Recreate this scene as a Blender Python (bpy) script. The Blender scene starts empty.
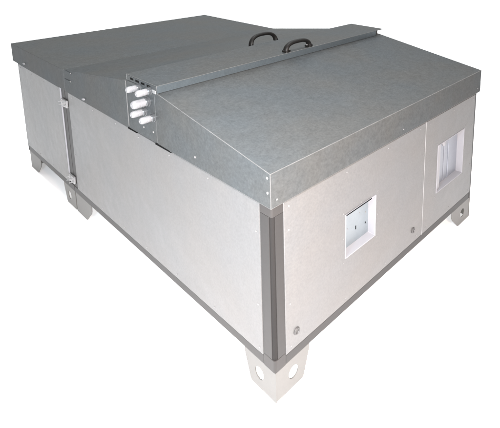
import bpy, bmesh, math, random
from mathutils import Vector, Matrix
random.seed(4)
S = bpy.context.scene
COL = S.collection

# ------------------------------------------------------------------ materials
def mat(name, base, metallic=0.0, rough=0.5, mottle=0.0, mscale=6.0, rvar=0.0, bump=0.0,
        bscale=60.0, bdist=.002, spangle=0.0, streak=0.0, tint=None, spec=0.5, edge=1.0):
    m = bpy.data.materials.new(name); m.use_nodes = True
    nt = m.node_tree; N = nt.nodes; Lk = nt.links
    b = N['Principled BSDF']
    b.inputs['Metallic'].default_value = metallic
    b.inputs['Roughness'].default_value = rough
    b.inputs['Specular IOR Level'].default_value = spec
    b.inputs['Base Color'].default_value = (*base, 1)
    b.inputs['Specular Tint'].default_value = (edge, edge, edge, 1)
    tc = N.new('ShaderNodeTexCoord')
    val = None
    def math_(op, a, bb):
        n = N.new('ShaderNodeMath'); n.operation = op
        for i, v in enumerate((a, bb)):
            if isinstance(v, (int, float)): n.inputs[i].default_value = v
            else: Lk.new(v, n.inputs[i])
        return n.outputs[0]
    if mottle or rvar:
        no = N.new('ShaderNodeTexNoise'); no.inputs['Scale'].default_value = mscale
        no.inputs['Detail'].default_value = 7; no.inputs['Roughness'].default_value = .62
        Lk.new(tc.outputs['Object'], no.inputs['Vector'])
        c = math_('SUBTRACT', no.outputs['Fac'], .5)
        val = math_('MULTIPLY', c, mottle * 2)
        if rvar:
            r = math_('ADD', math_('MULTIPLY', c, rvar * 2), rough)
            Lk.new(r, b.inputs['Roughness'])
    if spangle:                                     # fine zinc grain
        ng = N.new('ShaderNodeTexNoise'); ng.inputs['Scale'].default_value = 75; ng.inputs['Detail'].default_value = 3
        ng.inputs['Roughness'].default_value = .7
        Lk.new(tc.outputs['Object'], ng.inputs['Vector'])
        s = math_('MULTIPLY', math_('SUBTRACT', ng.outputs['Fac'], .5), spangle * 3)
        val = s if val is None else math_('ADD', val, s)
    if streak:                                      # rolling direction streaks
        mp = N.new('ShaderNodeMapping'); mp.inputs['Scale'].default_value = (1.2, 22, 22)
        Lk.new(tc.outputs['Object'], mp.inputs[0])
        n3 = N.new('ShaderNodeTexNoise'); n3.inputs['Scale'].default_value = 2.0; n3.inputs['Detail'].default_value = 6
        Lk.new(mp.outputs[0], n3.inputs['Vector'])
        s = math_('MULTIPLY', math_('SUBTRACT', n3.outputs['Fac'], .5), streak * 2)
        val = s if val is None else math_('ADD', val, s)
    if val is not None:
        f = math_('ADD', val, 1.0)
        vm = N.new('ShaderNodeVectorMath'); vm.operation = 'SCALE'
        vm.inputs[0].default_value = base; Lk.new(f, vm.inputs['Scale'])
        src = vm.outputs[0]
        if tint:                                    # slow colour drift of the zinc
            n4 = N.new('ShaderNodeTexNoise'); n4.inputs['Scale'].default_value = 2.2; n4.inputs['Detail'].default_value = 3
            Lk.new(tc.outputs['Object'], n4.inputs['Vector'])
            cr = N.new('ShaderNodeValToRGB'); cr.color_ramp.elements[0].position = .35; cr.color_ramp.elements[1].position = .65
            cr.color_ramp.elements[0].color = (*tint[0], 1); cr.color_ramp.elements[1].color = (*tint[1], 1)
            Lk.new(n4.outputs['Fac'], cr.inputs[0])
            v2 = N.new('ShaderNodeVectorMath'); v2.operation = 'MULTIPLY'
            Lk.new(src, v2.inputs[0]); Lk.new(cr.outputs[0], v2.inputs[1]); src = v2.outputs[0]
        Lk.new(src, b.inputs['Base Color'])
    if bump:
        nb = N.new('ShaderNodeTexNoise'); nb.inputs['Scale'].default_value = bscale; nb.inputs['Detail'].default_value = 3
        Lk.new(tc.outputs['Object'], nb.inputs['Vector'])
        bp = N.new('ShaderNodeBump'); bp.inputs['Strength'].default_value = bump; bp.inputs['Distance'].default_value = bdist
        Lk.new(nb.outputs['Fac'], bp.inputs['Height']); Lk.new(bp.outputs[0], b.inputs['Normal'])
    return m

COOL = ((.965, 1.005, 1.035), (1.03, 1.0, .965))
M = {
 'panel':  mat('zinc_panel', (.110, .108, .106), .12, .36, spec=.55, mottle=.12, mscale=18, rvar=.10, bump=.5, bscale=1.7, bdist=.035, spangle=.18, tint=((.98,1,1.02),(1.02,1,.98))),
 'lid':    mat('dark_zinc_lid', (.091, .0955, .0965), .5, .40, spec=.08, edge=.36, mottle=.20, mscale=26, rvar=.12, bump=.5, bscale=1.6, bdist=.03, spangle=.23, streak=.05, tint=COOL),
 'lip':    mat('blue_sheen_strip', (.088, .104, .113), .5, .36, mottle=.12, mscale=20, spangle=.15, edge=.4),  # bluish reflection on the cap lip, put into the base colour
 'fold':   mat('fold_highlight', (.125, .125, .123), .3, .38, mottle=.55, mscale=12, streak=.2),  # highlight of the bent edges, painted as a brighter bevel colour
 'frame':  mat('anodised_frame', (.0245, .0228, .0218), .1, .45, spec=.35, mottle=.06, mscale=20, streak=.10),
 'plug':   mat('grey_plug', (.055, .053, .052), 0, .45, mottle=.1),
 'groove': mat('dark_groove', (.0165, .0152, .0146), 0, .6, spec=.15, mottle=.1),  # darker tone for the post's corner groove
 'joint':  mat('corner_plastic', (.031, .0285, .0272), 0, .5, spec=.35, mottle=.08, mscale=25),
 'white':  mat('white_lining', (.235, .235, .25), 0, .45, mottle=.05, mscale=20),
 'inner':  mat('bluish_inner_sheet', (.165, .19, .208), .1, .4, mottle=.15, mscale=14, spangle=.06),
 'inner2': mat('violet_inner_sheet', (.21, .225, .255), .1, .4, mottle=.12, mscale=10, spangle=.05),
 'foot':   mat('painted_foot', (.115, .112, .105), .05, .45, mottle=.08, mscale=18, spangle=.05),
 'pipe':   mat('white_plastic', (.175, .175, .18), 0, .38, mottle=.05, mscale=40),
 'bolt':   mat('bright_zinc_bolt', (.29, .29, .29), .4, .33, mottle=.1, mscale=60),
 'collar': mat('nickel_collar', (.11, .115, .12), .6, .3, mottle=.1, mscale=60),
 'screw':  mat('zinc_screw', (.19, .188, .186), .3, .4, mottle=.15, mscale=80),
 'black':  mat('black_plastic', (.006, .0055, .005), 0, .5, spec=.2, mottle=.3, mscale=40),
 'dark':   mat('matt_black', (.003, .003, .003), 0, .8, mottle=.2, spec=.1),  # flat black for slots and for the painted gap shade
 'core':   mat('dark_core', (.10, .10, .10), 0, .7, mottle=.1),
 'floor':  mat('white_floor', (.94, .94, .94), 0, .9, mottle=.01, mscale=1.5, spec=.1),
}

# ------------------------------------------------------------------ mesh helpers
def obj(name, bm, m, parent=None, smooth=False, mats=None):
    bmesh.ops.recalc_face_normals(bm, faces=bm.faces)
    me = bpy.data.meshes.new(name); bm.to_mesh(me); bm.free()
    for mm in ([m] if mats is None else mats): me.materials.append(mm)
    if smooth:
        for p in me.polygons: p.use_smooth = True
        try: me.set_sharp_from_angle(angle=math.radians(38))
        except Exception: pass
    o = bpy.data.objects.new(name, me); COL.objects.link(o)
    if parent is not None: o.parent = parent
    return o

def bevel_sharp(bm, w, seg=1, ang=30, mi=-1):
    es = [e for e in bm.edges if len(e.link_faces) == 2 and e.calc_face_angle(0) > math.radians(ang)]
    if es and w > 0:
        bmesh.ops.bevel(bm, geom=es, offset=w, segments=seg, profile=.6, affect='EDGES', clamp_overlap=True, material=mi)

def box(bm, x0, x1, y0, y1, z0, z1, bev=0.0, seg=1):
    t = bmesh.new()
    bmesh.ops.create_cube(t, size=1)
    for v in t.verts:
        v.co = Vector(((x0+x1)/2+v.co.x*(x1-x0), (y0+y1)/2+v.co.y*(y1-y0), (z0+z1)/2+v.co.z*(z1-z0)))
    bevel_sharp(t, bev, seg)
    merge(bm, t); return bm

def merge(bm, t, mtx=None):
    if mtx is not None: bmesh.ops.transform(t, matrix=mtx, verts=t.verts)
    me = bpy.data.meshes.new('tmp'); t.to_mesh(me); t.free(); bm.from_mesh(me); bpy.data.meshes.remove(me)

def prism(pts, axis, a, b, bev=0.0, seg=1, hole=None, mi=-1):
    """polygon pts (2D) extruded along axis from a to b; axis 0: pts=(y,z), 1: (x,z), 2: (x,y)"""
    def P(p, h):
        return Vector((h, p[0], p[1])) if axis == 0 else Vector((p[0], h, p[1])) if axis == 1 else Vector((p[0], p[1], h))
    bm = bmesh.new()
    loops = [pts] + ([hole] if hole else [])
    if not hole:
        f = bm.faces.new([bm.verts.new(P(p, a)) for p in pts]); faces = [f]
    else:
        edges = []
        for lp in loops:
            vs = [bm.verts.new(P(p, a)) for p in lp]
            edges += [bm.edges.new((vs[i], vs[(i+1) % len(vs)])) for i in range(len(vs))]
        r = bmesh.ops.triangle_fill(bm, edges=edges, use_beauty=True)
        faces = [g for g in r['geom'] if isinstance(g, bmesh.types.BMFace)]
    r = bmesh.ops.extrude_face_region(bm, geom=faces)
    d = P((0, 0), b) - P((0, 0), a)
    bmesh.ops.translate(bm, vec=d, verts=[g for g in r['geom'] if isinstance(g, bmesh.types.BMVert)])
    bmesh.ops.recalc_face_normals(bm, faces=bm.faces)
    bevel_sharp(bm, bev, seg, 30, mi)
    return bm

def sheet_with_hole(x0, x1, z0, z1, hx0, hx1, hz0, hz1, y0, y1, bev=0.0):
    return prism([(x0, z0), (x1, z0), (x1, z1), (x0, z1)], 1, y0, y1, bev, 1,
                 hole=[(hx0, hz0), (hx1, hz0), (hx1, hz1), (hx0, hz1)])

def lathe(prof, n=24):
    """prof: (radius, height) about +Z"""
    bm = bmesh.new(); rings = []
    for r, h in prof:
        if r < 1e-6: rings.append([bm.verts.new((0, 0, h))])
        else: rings.append([bm.verts.new((r*math.cos(2*math.pi*k/n), r*math.sin(2*math.pi*k/n), h)) for k in range(n)])
    for A, B in zip(rings, rings[1:]):
        for k in range(n):
            a0, a1 = A[k % len(A)], A[(k+1) % len(A)]; b0, b1 = B[k % len(B)], B[(k+1) % len(B)]
            vs = []
            for v in (a0, a1, b1, b0):
                if v not in vs: vs.append(v)
            if len(vs) > 2: bm.faces.new(vs)
    for R in (rings[0], rings[-1]):
        if len(R) > 2: bm.faces.new(R)
    return bm

def sweep(path, sec, up):
    """closed 2D section sec(t)->list of (u,v) along 3D path; u along 'up' side axis, v along in-plane normal"""
    bm = bmesh.new(); rings = []
    n = len(path)
    for i, p in enumerate(path):
        t = (path[min(i+1, n-1)] - path[max(i-1, 0)]).normalized()
        v = up.cross(t).normalized()
        rings.append([bm.verts.new(p + up*a + v*b) for a, b in sec(i/(n-1))])
    for A, B in zip(rings, rings[1:]):
        m = len(A)
        for k in range(m): bm.faces.new((A[k], A[(k+1) % m], B[(k+1) % m], B[k]))
    bm.faces.new(rings[0]); bm.faces.new(rings[-1])
    return bm

ROT_X = Matrix.Rotation(-math.pi/2, 4, 'Y')        # +Z -> -X
ROT_Y = Matrix.Rotation(math.pi/2, 4, 'X')         # +Z -> -Y

# ------------------------------------------------------------------ setting
GZ = -0.19
fl = bmesh.new()
bmesh.ops.create_grid(fl, x_segments=2, y_segments=2, size=90)
for v in fl.verts: v.co += Vector((5, 8, GZ))
floor = obj('floor', fl, M['floor']); floor['kind'] = 'structure'

# ------------------------------------------------------------------ the unit
unit = bpy.data.objects.new('ventilation_unit', None); COL.objects.link(unit)
unit['label'] = 'galvanised ventilation unit with dark sloped lid, two black handles and two square openings in front'
unit['category'] = 'ventilation unit'

W, L, HB = 2.313, 3.97, .968
YJ = 2.70                     # joint of the two modules
RZ = .058                     # height of the base rail
o_ = .02
ZB = .981                     # lower edge of the lids
ZT = 1.1685                   # top edge of the lids front and rear
zr = lambda y: ZT + (y + .02) * (.164/1.08)         # front slope
zs = lambda y: ZT + (2.61 - y) * .1365              # rear slope
YF, YR = 1.062, 1.452
XL, XR = -o_, W + o_

# inner cores that carry the panels
b = bmesh.new(); box(b, .07, W-.012, .062, YJ-.03, .02, HB-.004); obj('inner_body', b, M['core'], unit)
b = bmesh.new(); box(b, .012, W-.012, YJ+.03, L-.012, .02, HB-.004); obj('inner_body', b, M['core'], unit)

# --- frame: posts, rails, corner pieces
def corner_profile(wx, wy, g=.023):
    return [(0, wy), (0, g), (.013, g-.002), (.0145, .0185), (.0185, .0145), (g-.002, .013), (g, 0), (wx, 0), (wx, .05), (.05, wy)]
pp = corner_profile(.077, .089)
b = prism(pp, 2, RZ+.018, .915, .0015); obj('corner_post', b, M['frame'], unit)
def flip(pts, sx, sy, ox, oy): return [(ox + sx*p[0], oy + sy*p[1]) for p in pts]
thin = [(0, .028), (0, .004), (.004, 0), (.028, 0), (.028, .02), (.02, .028)]
ins = [(.0035, .0225), (.0035, .016), (.007, .009), (.009, .007), (.016, .0035), (.0225, .0035), (.0225, .012), (.018, .0142), (.0142, .018), (.012, .0225)]
b = prism(ins, 2, RZ+.0185, .9155, 0); obj('post_insert', b, M['groove'], unit)  # darker strip in the corner groove of the post
b = prism(flip(thin, -1, 1, W, 0), 2, RZ, HB, .0012); obj('corner_post', b, M['frame'], unit)
b = prism(flip(thin, 1, -1, 0, L), 2, RZ, HB, .0012); obj('corner_post', b, M['frame'], unit)
b = prism(flip(thin, -1, -1, W, L), 2, RZ, HB, .0012); obj('corner_post', b, M['frame'], unit)
for ya, yb in ((2.612, 2.697), (2.703, 2.782)):
    b = bmesh.new(); box(b, .004, .06, ya, yb, RZ, HB, .0025); obj('joint_post', b, M['frame'], unit)
    b = bmesh.new(); box(b, W-.06, W-.004, ya, yb, RZ, HB, .0025); obj('joint_post', b, M['frame'], unit)
# rails run between the corner pieces
def rail(x0, x1, y0, y1):
    b = bmesh.new(); box(b, x0, x1, y0, y1, 0, RZ, .005, 2); return obj('base_rail', b, M['frame'], unit)
rail(.001, .06, .091, YJ-.003); rail(.001, .06, YJ+.003, L-.032)
rail(W-.06, W-.001, .032, YJ-.003); rail(W-.06, W-.001, YJ+.003, L-.032)
rail(.079, W-.032, .001, .06); rail(.032, W-.032, L-.06, L-.001)
b = bmesh.new(); box(b, .06, W-.06, .06, YJ-.01, .004, .02); obj('bottom_plate', b, M['panel'], unit)
b = bmesh.new(); box(b, .06, W-.06, YJ+.01, L-.06, .004, .02); obj('bottom_plate', b, M['panel'], unit)
def corner_block(wx, wy, z0, z1, r):
    pts = [(0, wy), (0, r)] + [(r - r*math.cos(a), r - r*math.sin(a)) for a in (math.radians(q) for q in (22.5, 45, 67.5))] + [(r, 0), (wx, 0), (wx, .06), (.06, wy)]
    return pts
b = prism(corner_block(.078, .090, 0, 0, .014), 2, -.001, RZ+.017, .003, 2); obj('corner_piece', b, M['joint'], unit)
b = prism(corner_block(.078, .090, 0, 0, .014), 2, .916, HB, .003, 2); obj('corner_piece', b, M['joint'], unit)
sq = [(0, .031), (0, .006), (.006, 0), (.031, 0), (.031, .031)]
for sx, sy, ox, oy in ((-1, 1, W, 0), (1, -1, 0, L), (-1, -1, W, L)):
    b = prism(flip(sq, sx, sy, ox, oy), 2, 0, RZ, .002); obj('corner_piece', b, M['joint'], unit)

# --- panels
PZ0, PZ1 = RZ+.003, .964
def screw_mesh(r=.0075, h=.005):
    return lathe([(r*1.25, 0), (r*1.25, .0012), (r, .0014), (r*.93, h*.75), (r*.6, h), (0, h)], 12)
screw_proto = {}
def screw(parent, loc, axis, r=.0065, h=.005, name='screw', m='screw'):
    r *= .72; h *= .7
    key = (axis, r, h, name)
    if key not in screw_proto:
        t = screw_mesh(r, h); bm = bmesh.new()
        merge(bm, t, {'x': ROT_X, 'y': ROT_Y, 'z': Matrix.Identity(4)}[axis])
        o = obj(name, bm, M[m], parent, True); screw_proto[key] = o
    else:
        o = screw_proto[key].copy(); COL.objects.link(o); o.parent = parent
    o.location = loc
    return o

# left side, near module
b = bmesh.new(); box(b, -.003, .05, .0925, 2.609, PZ0, PZ1, .0035, 2)
p_side = obj('side_panel', b, M['panel'], unit)
for y in (.121, .54, .96, 1.36, 1.707, 2.10, 2.52):
    screw(p_side, (-.003, y, .092), 'x')
    if y > .2: screw(p_side, (-.003, y, .935), 'x')
for z in (.36, .793): screw(p_side, (-.003, .121, z), 'x')
for z in (.40, .66): screw(p_side, (-.003, 2.575, z), 'x')
# left side, far module
b = bmesh.new(); box(b, -.003, .05, 2.803, 3.942, PZ0, PZ1, .0035, 2)
p_far = obj('side_panel', b, M['panel'], unit)
for y in (2.86, 3.2, 3.55, 3.89):
    screw(p_far, (-.003, y, .092), 'x'); screw(p_far, (-.003, y, .93), 'x')
b = bmesh.new(); box(b, -.004, .03, 2.788, 2.796, PZ0+.03, PZ1, .002, 2)
obj('edge_trim', b, M['white'], unit)
# right long side (faces away from the photographed side)
for y0, y1 in ((.031, 2.609), (2.785, 3.942)):
    b = bmesh.new(); box(b, W-.05, W+.003, y0, y1, PZ0, PZ1, .0035, 2); obj('side_panel', b, M['panel'], unit)
b = bmesh.new(); box(b, .031, W-.031, L-.05, L+.003, PZ0, PZ1, .0035, 2); obj('rear_panel', b, M['panel'], unit)

# front: wide panel and narrow panel, each with an opening
def front_panel(x0, x1, hole, depth):
    hx0, hx1, hz0, hz1 = hole
    b = sheet_with_hole(x0, x1, PZ0, PZ1, hx0, hx1, hz0, hz1, -.003, .05, .003)
    return obj('front_panel', b, M['panel'], unit)
H1 = (.570, .876, .368, .660)
H2 = (1.668, 2.108, .316, .716)
fp1 = front_panel(.079, 1.4745, H1, .05)
fp2 = front_panel(1.4805, 2.2835, H2, .05)
def lining(parent, h, d, t=.006):
    b = sheet_with_hole(h[0], h[1], h[2], h[3], h[0]+t, h[1]-t, h[2]+t, h[3]-t, -.006, d, .0015)
    return obj('opening_lining', b, M['white'], parent)
ln1 = lining(fp1, H1, .0575); ln2 = lining(fp2, H2, .0575)
# wide panel: sheet behind the opening with a slot and small fixings
b = bmesh.new(); box(b, H1[0]+.007, H1[1]-.007, .0525, .0575, H1[2]+.007, H1[3]-.007)
pl = obj('inner_plate', b, M['inner'], fp1)
b = bmesh.new(); box(b, .736, .743, .0505, .0522, .458, .482); obj('slot', b, M['dark'], fp1)
b = bmesh.new(); box(b, .835, .842, .0505, .0522, .45, .462); obj('slot', b, M['dark'], fp1)
b = bmesh.new(); box(b, H1[0]+.004, H1[1]-.05, -.0085, -.0062, H1[3]-.006, H1[3]+.001, .0005); obj('dark_edge_strip', b, M['dark'], fp1)  # thin dark strip along the lining's top front edge
for x, z in ((.66, .50), (.775, .555), (.80, .59), (.72, .60), (.84, .53)):
    screw(fp1, (x, .0523, z), 'y', .005, .004)
# narrow panel: damper blades seen through the opening
b = bmesh.new(); box(b, H2[0]+.007, H2[1]-.007, .0525, .0575, H2[2]+.007, H2[3]-.007)
obj('inner_plate', b, M['inner2'], fp2)
b = bmesh.new(); box(b, H2[0]+.0075, H2[0]+.075, .012, .030, H2[2]+.0075, H2[3]-.0075, .003); obj('flange', b, M['white'], fp2)
b = bmesh.new(); box(b, 1.80, 1.815, .044, .0522, H2[2]+.01, H2[3]-.01, .003)
box(b, 1.872, 1.88, .047, .0522, H2[2]+.01, H2[3]-.01, .002); box(b, 1.94, 1.952, .046, .0522, H2[2]+.01, H2[3]-.01, .002)
obj('blade', b, M['inner2'], fp2)
b = lathe([(.03, 0), (.03, .006), (.024, .010), (0, .010)], 20); bb = bmesh.new(); merge(bb, b, Matrix.Translation((1.86, .047, .66)) @ ROT_Y)
obj('knob', bb, M['white'], fp2, True)
b = bmesh.new(); box(b, 1.475, 1.480, -.0045, .01, PZ0, PZ1, .001); obj('seam_strip', b, M['bolt'], unit)
# screws around the opening linings and the panel borders
for h, p in ((H1, fp1), (H2, fp2)):
    for x in (h[0]-.018, (h[0]+h[1])/2, h[1]+.018):
        for z in (h[2]-.018, h[3]+.018): screw(p, (x, -.003, z), 'y', .005, .003)
    screw(p, (h[0]-.018, -.003, (h[2]+h[3])/2), 'y', .005, .003); screw(p, (h[1]+.018, -.003, (h[2]+h[3])/2), 'y', .005, .003)
for x in (.115, .58, 1.0, 1.40):
    screw(fp1, (x, -.003, .093), 'y', .006, .004); screw(fp1, (x, -.003, .934), 'y', .0065, .005)
for z in (.36, .80): screw(fp1, (.112, -.003, z), 'y')
for z in (.45, .72): screw(fp1, (1.452, -.003, z), 'y', .005, .004)
for x in (1.53, 1.90, 2.25):
    screw(fp2, (x, -.003, .093), 'y'); screw(fp2, (x, -.003, .934), 'y')
for z in (.34, .70): screw(fp2, (2.255, -.003, z), 'y')
# oval cable plugs low on the front
def plug(x, z):
    b = lathe([(.022, 0), (.022, .004), (.018, .008), (.012, .008), (.010, .004), (0, .004)], 20)
    bb = bmesh.new(); merge(bb, b, Matrix.Translation((x, -.003, z)) @ ROT_Y); return obj('plug', bb, M['plug'], fp1, True)
plug(.158, .160); plug(1.348, .164)

# --- lids
def lid(name, prof, bev=.003, bright_fold=False):  # bevel faces can carry the painted edge highlight
    b = prism(prof, 0, XL, XR, bev, 2, None, 1 if bright_fold else -1)
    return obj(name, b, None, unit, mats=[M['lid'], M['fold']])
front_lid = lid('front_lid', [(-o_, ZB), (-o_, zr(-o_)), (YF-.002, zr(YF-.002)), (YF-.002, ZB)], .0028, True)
ridge = lid('ridge_body', [(YF+.002, ZB+.006), (YF+.002, 1.334), (YR-.002, 1.330), (YR-.002, ZB+.001)])
slope = lid('rear_slope', [(YR+.001, ZB), (YR+.001, zs(YR)), (2.608, zs(2.608)), (2.608, ZB)])
rear_lid = lid('rear_lid', [(2.611, ZB), (2.611, ZT), (L+.08, ZT-.001), (L+.08, ZB)])
# black strips painting the shaded gap along the lids' lower edge
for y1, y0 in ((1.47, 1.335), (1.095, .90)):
    b = prism([(y1, ZB-.008), (y1-.01, ZB+.006), (y0+.02, ZB+.003), (y0, ZB-.006)], 0, XL-.0015, .03, .0006); obj('gap_shade', b, M['dark'], unit)

# ridge cap: folded sheet with a front and a rear lip
CY0, CY1, CZ = 1.021, 1.424, 1.377
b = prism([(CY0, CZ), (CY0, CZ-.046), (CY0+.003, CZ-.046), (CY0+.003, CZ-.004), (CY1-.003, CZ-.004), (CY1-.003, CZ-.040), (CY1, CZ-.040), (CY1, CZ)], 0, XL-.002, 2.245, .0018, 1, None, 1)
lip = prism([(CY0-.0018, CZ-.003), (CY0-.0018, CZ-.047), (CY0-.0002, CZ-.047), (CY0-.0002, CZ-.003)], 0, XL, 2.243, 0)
t = prism([(CY0, CZ), (CY0, CZ-.004), (CY1, CZ-.004), (CY1, CZ)], 0, 2.2452, 2.365, .001); merge(b, t)
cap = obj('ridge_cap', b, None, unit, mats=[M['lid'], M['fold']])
obj('lip_sheen', lip, M['lip'], cap)  # thin strip over the lip that carries the painted blue reflection
# folded end plate of the cap with its slots, and bracket
b = bmesh.new(); box(b, XL-.0015, XL+.002, CY0+.006, CY1-.006, 1.336, CZ-.005); e = obj('cap_end', b, M['lid'], cap)
for k in range(4):
    b = bmesh.new(); y = 1.10 + k*.075; box(b, XL-.003, XL-.0017, y, y+.045, 1.348, 1.362, .0005); obj('slot', b, M['dark'], cap)
b = bmesh.new(); box(b, 2.248, 2.30, CY0+.02, CY0+.05, 1.337, CZ-.005, .002); obj('support_block', b, M['frame'], cap)
# bright seam strips on the fascia left and right of the pipe plate
b = bmesh.new(); box(b, XL-.0025, XL-.0003, 1.437, 1.449, ZB+.02, 1.325, .0008); obj('seam_strip', b, M['panel'], unit)
b = bmesh.new(); box(b, XL-.004, XL-.0003, 1.035, 1.075, 1.322, 1.345, .001); obj('corner_clip', b, M['bolt'], unit)

# lid screws (on the left fascia) and bright clips on its lower edge
for y, z in ((1.23, 1.051), (1.105, 1.053), (.633, 1.039), (.002, 1.142), (.002, 1.063)):
    screw(unit if y > 1.06 else front_lid, (XL, y, z), 'x', .0085, .006)
for y, z in ((2.43, 1.172), (2.462, 1.095)):
    b = bmesh.new(); box(b, XL-.004, XL, y, y+.12, z-.002, z+.003, .001); obj('seam_strip', b, M['lid'], slope if y < 2.45 else slope)
    screw(slope, (XL-.001, y, z), 'x', .008, .006)
def clip(y, z, p):
    t = lathe([(.017, 0), (.017, .004), (.012, .012), (0, .014)], 16); bb = bmesh.new()
    merge(bb, t, Matrix.Translation((XL, y, z)) @ Matrix.Diagonal((1, 1.35, .55, 1)) @ ROT_X)
    return obj('clip', bb, M['pipe'], p, True)
clip(3.66, 1.022, rear_lid); clip(2.21, 1.005, slope)
for x in (.02, 1.15, 2.28): screw(front_lid, (x, -o_, 1.02), 'y', .006, .004)

# --- five white pipe stubs on the left fascia below the ridge
def stub(y, z, length, r):
    prof = [(r*.97, .026), (r, .027), (r, length*.52), (r*.93, length*.53), (r*.93, length*.60), (r*1.03, length*.61),
            (r*1.03, length*.80), (r*.98, length*.88), (r*.84, length*.955), (r*.62, length), (r*.36, length), (r*.32, length-.012), (0, length-.012)]
    bb = bmesh.new(); merge(bb, lathe(prof, 28), Matrix.Translation((XL, y, z)) @ ROT_X)
    o = obj('pipe_stub', bb, M['pipe'], unit, True)
    prof = [(r*1.3, 0), (r*1.3, .004), (r*1.12, .006), (r*1.12, .018), (r*1.0, .02), (r*.9, .0268), (0, .0268)]
    bb = bmesh.new(); merge(bb, lathe(prof, 28), Matrix.Translation((XL, y, z)) @ ROT_X)
    obj('collar', bb, M['collar'], o, True)
    return o
STUBS = [(1.250, 1.320, .088, .0205), (1.110, 1.328, .094, .0215), (1.145, 1.250, .110, .0265), (1.195, 1.170, .096, .0215), (1.085, 1.158, .094, .0215)]
for s in STUBS: stub(*s)

# --- black bow handles
def handle(loc, span, h, tilt, parent):
    n = 40; path = []
    for i in range(n+1):
        a = math.pi * i / n
        cx, cz = math.cos(a), math.sin(a)
        x = -span/2 * math.copysign(abs(cx)**.75, cx); z = h * abs(cz)**.72
        path.append(Vector((x, 0, z)))
    def sec(t):
        k = abs(2*t-1); wd = .022 + .005*k**3; th = .016 + .006*k**4
        return [(wd*math.cos(q), th*math.sin(q)) for q in (2*math.pi*j/12 for j in range(12))]
    bm = sweep(path, sec, Vector((0, 1, 0)))
    R = Matrix.Translation(loc) @ Matrix.Rotation(tilt, 4, 'X')
    bb = bmesh.new(); merge(bb, bm, R)
    o = obj('handle', bb, M['black'], parent, True)
    for s in (-1, 1):
        bf = bmesh.new(); box(bf, -.030, .030, -.020, .020, 0, .016, .005, 2)
        b2 = bmesh.new(); merge(b2, bf, R @ Matrix.Translation((s*(span/2-.004), 0, .0005))); obj('handle_foot', b2, M['black'], o, True)
        sc = lathe([(.010, 0), (.009, .003), (0, .005)], 12); b3 = bmesh.new()
        merge(b3, sc, R @ Matrix.Translation((s*(span/2-.026), 0, .0165))); obj('screw', b3, M['bolt'], o, True)
    return o
handle(Vector((1.225, 1.055, CZ)), .262, .068, 0, cap)
handle(Vector((1.318, 1.585, zs(1.585)+.001)), .29, .100, -math.atan(.1365), slope)

# --- coupling hardware on the module joint
def coupling(y, z):
    b = bmesh.new(); box(b, -.012, .004, y-.06, y+.06, z-.034, z+.034, .003)
    o = obj('joint_coupling', b, M['bolt'], unit)
    for dy, dz in ((-.03, .012), (.03, -.012), (.03, .016), (-.03, -.016)):
        t = lathe([(.013, 0), (.013, .004), (.009, .004), (.009, .013), (.005, .013), (.005, .03), (0, .031)], 6)
        bb = bmesh.new(); merge(bb, t, Matrix.Translation((-.012, y+dy, z+dz)) @ ROT_X); obj('bolt', bb, M['bolt'], o)
    return o
coupling(2.70, .845); coupling(2.715, .125)

# --- feet: folded corner plates
def circle(cx, cz, r, n=24, sz=1.0): return [(cx + r*math.cos(2*math.pi*k/n), cz + sz*r*math.sin(2*math.pi*k/n)) for k in range(n)]
def foot(x, y, sx, sy, hx, hy, top=.262, bot=.205, name='foot', slant=False):
    """corner at (x, y); arms run in sx*x and sy*y; hx, hy: a hole in that arm"""
    th = .006; zt = -.0012
    def arm(u, s, hole, start):
        pts = [(u+s*start, GZ), (u+s*bot, GZ), (u+s*(bot+.012), GZ+.012), (u+s*top, zt-.03), (u+s*top, zt), (u+s*start, zt)]
        if slant:
            pts = [(u+s*start, GZ), (u+s*.20, GZ), (u+s*.218, GZ+.008), (u+s*.318, GZ+.105), (u+s*.33, GZ+.13), (u+s*.33, zt), (u+s*start, zt)]
        return pts, (circle(u+s*.137, GZ+.097, .036, sz=1.06) if hole else None)
    b = bmesh.new()
    pts, ho = arm(y, sy, hy, 0); xa = x + sx*.003
    merge(b, prism(pts, 0, xa, xa + sx*th, .0012, 1, hole=ho))
    pts, ho = arm(x, sx, hx, .0092); ya = y + sy*.003
    merge(b, prism(pts, 1, ya, ya + sy*th, .0012, 1, hole=ho))
    f = obj(name, b, M['foot'], unit)
    # top flange under the rail
    b = bmesh.new(); box(b, min(x+sx*.0095, x+sx*.2), max(x+sx*.0095, x+sx*.2), min(y+sy*.0095, y+sy*.2), max(y+sy*.0095, y+sy*.2), zt-.005, zt-.0005)
    obj('foot_flange', b, M['foot'], f)
    return f
foot(0, 0, 1, 1, True, True)
foot(W, 0, -1, 1, True, False, slant=True)
foot(0, YJ-.012, 1, -1, False, False, slant=True)
foot(W, YJ-.012, -1, -1, False, False)
foot(0, YJ+.012, 1, 1, False, True)
foot(W, YJ+.012, -1, 1, False, False)
foot(0, L-.03, 1, -1, False, False, slant=True)
foot(W, L-.03, -1, -1, False, False)

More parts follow.
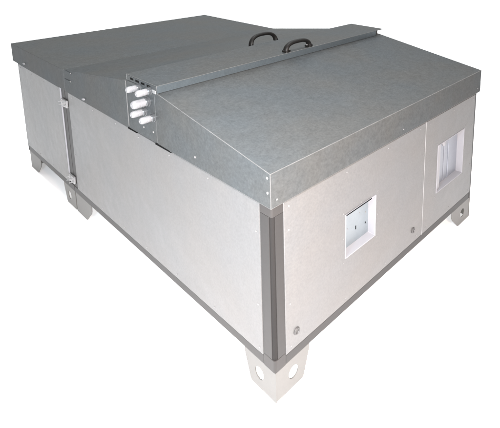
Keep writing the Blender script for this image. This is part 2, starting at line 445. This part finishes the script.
# ------------------------------------------------------------------ camera (fitted to the photograph)
AZ, PI_, RO = 0.8418, -0.18977, 0.00165
F, CX, CY = 472.617, 329.03, 23.116
cam = bpy.data.cameras.new('camera'); co = bpy.data.objects.new('camera', cam); COL.objects.link(co)
fw = Vector((math.sin(AZ)*math.cos(PI_), math.cos(AZ)*math.cos(PI_), math.sin(PI_)))
rt = Vector((math.cos(AZ), -math.sin(AZ), 0)); up = rt.cross(fw)
r2 = rt*math.cos(RO) + up*math.sin(RO); u2 = -rt*math.sin(RO) + up*math.cos(RO)
CAM = Vector((-1.38728, -1.61790, 2.30728))
co.matrix_world = Matrix(((r2.x, u2.x, -fw.x, CAM.x), (r2.y, u2.y, -fw.y, CAM.y), (r2.z, u2.z, -fw.z, CAM.z), (0, 0, 0, 1)))
cam.sensor_width = 36; cam.lens = F/500*36
cam.shift_x = (250-CX)/500; cam.shift_y = (CY-214)/500
cam.clip_start = .05; cam.clip_end = 500
S.camera = co

# ------------------------------------------------------------------ light
w = bpy.data.worlds.new('World'); S.world = w; w.use_nodes = True
wn = w.node_tree.nodes; wl = w.node_tree.links
bg = wn['Background']; bg.inputs[1].default_value = 1.0
tcw = wn.new('ShaderNodeTexCoord'); sx = wn.new('ShaderNodeVectorMath'); sx.operation = 'DOT_PRODUCT'; ramp = wn.new('ShaderNodeValToRGB')
wl.new(tcw.outputs['Generated'], sx.inputs[0]); sx.inputs[1].default_value = (.37, .33, .868); wl.new(sx.outputs['Value'], ramp.inputs[0]); wl.new(ramp.outputs[0], bg.inputs[0])
e = ramp.color_ramp.elements                       # dim hall all round, pale patch added ahead and above for lid sheen
e[0].position = .50; e[0].color = (.125, .127, .13, 1)
e[1].position = .96; e[1].color = (2.1, 2.25, 2.42, 1)
m1 = ramp.color_ramp.elements.new(.58); m1.color = (1.05, 1.05, 1.02, 1)
m2 = ramp.color_ramp.elements.new(.78); m2.color = (1.02, 1.01, .97, 1)
def area(name, loc, target, size, power, color=(1, 1, 1), spread=math.pi):
    l = bpy.data.lights.new(name, 'AREA'); l.shape = 'DISK' if size < 5 else 'SQUARE'; l.size = size; l.energy = power; l.color = color; l.spread = spread
    ob = bpy.data.objects.new(name, l); COL.objects.link(ob); ob.location = loc
    ob.rotation_euler = (Vector(target) - Vector(loc)).to_track_quat('-Z', 'Y').to_euler(); return ob
area('flash', CAM - fw*.06, (.0, .7, .55),   .10, 190, (1, .99, .985), math.radians(114))
area('cool_fill', CAM + Vector((-.55, .75, .1)), (.4, 1.6, .6), .3, 62, (.74, .95, 1.2))  # added unseen fill, tints the left faces cool
area('warm_fill', CAM + Vector((.75, -.5, -.1)), (1.2, .3, .6), (.3), 75, (1.34, .89, .70))  # added unseen fill, tints the front faces warm
area('overhead_fill', (7, 10, 14), (7, 10, 0), 44, 44*44*1.9, (1, 1, 1), math.radians(12))  # added collimated light from overhead, keeps the floor white

S.view_settings.view_transform = 'Standard'; S.view_settings.look = 'None'
S.view_settings.exposure = 0; S.view_settings.gamma = 1
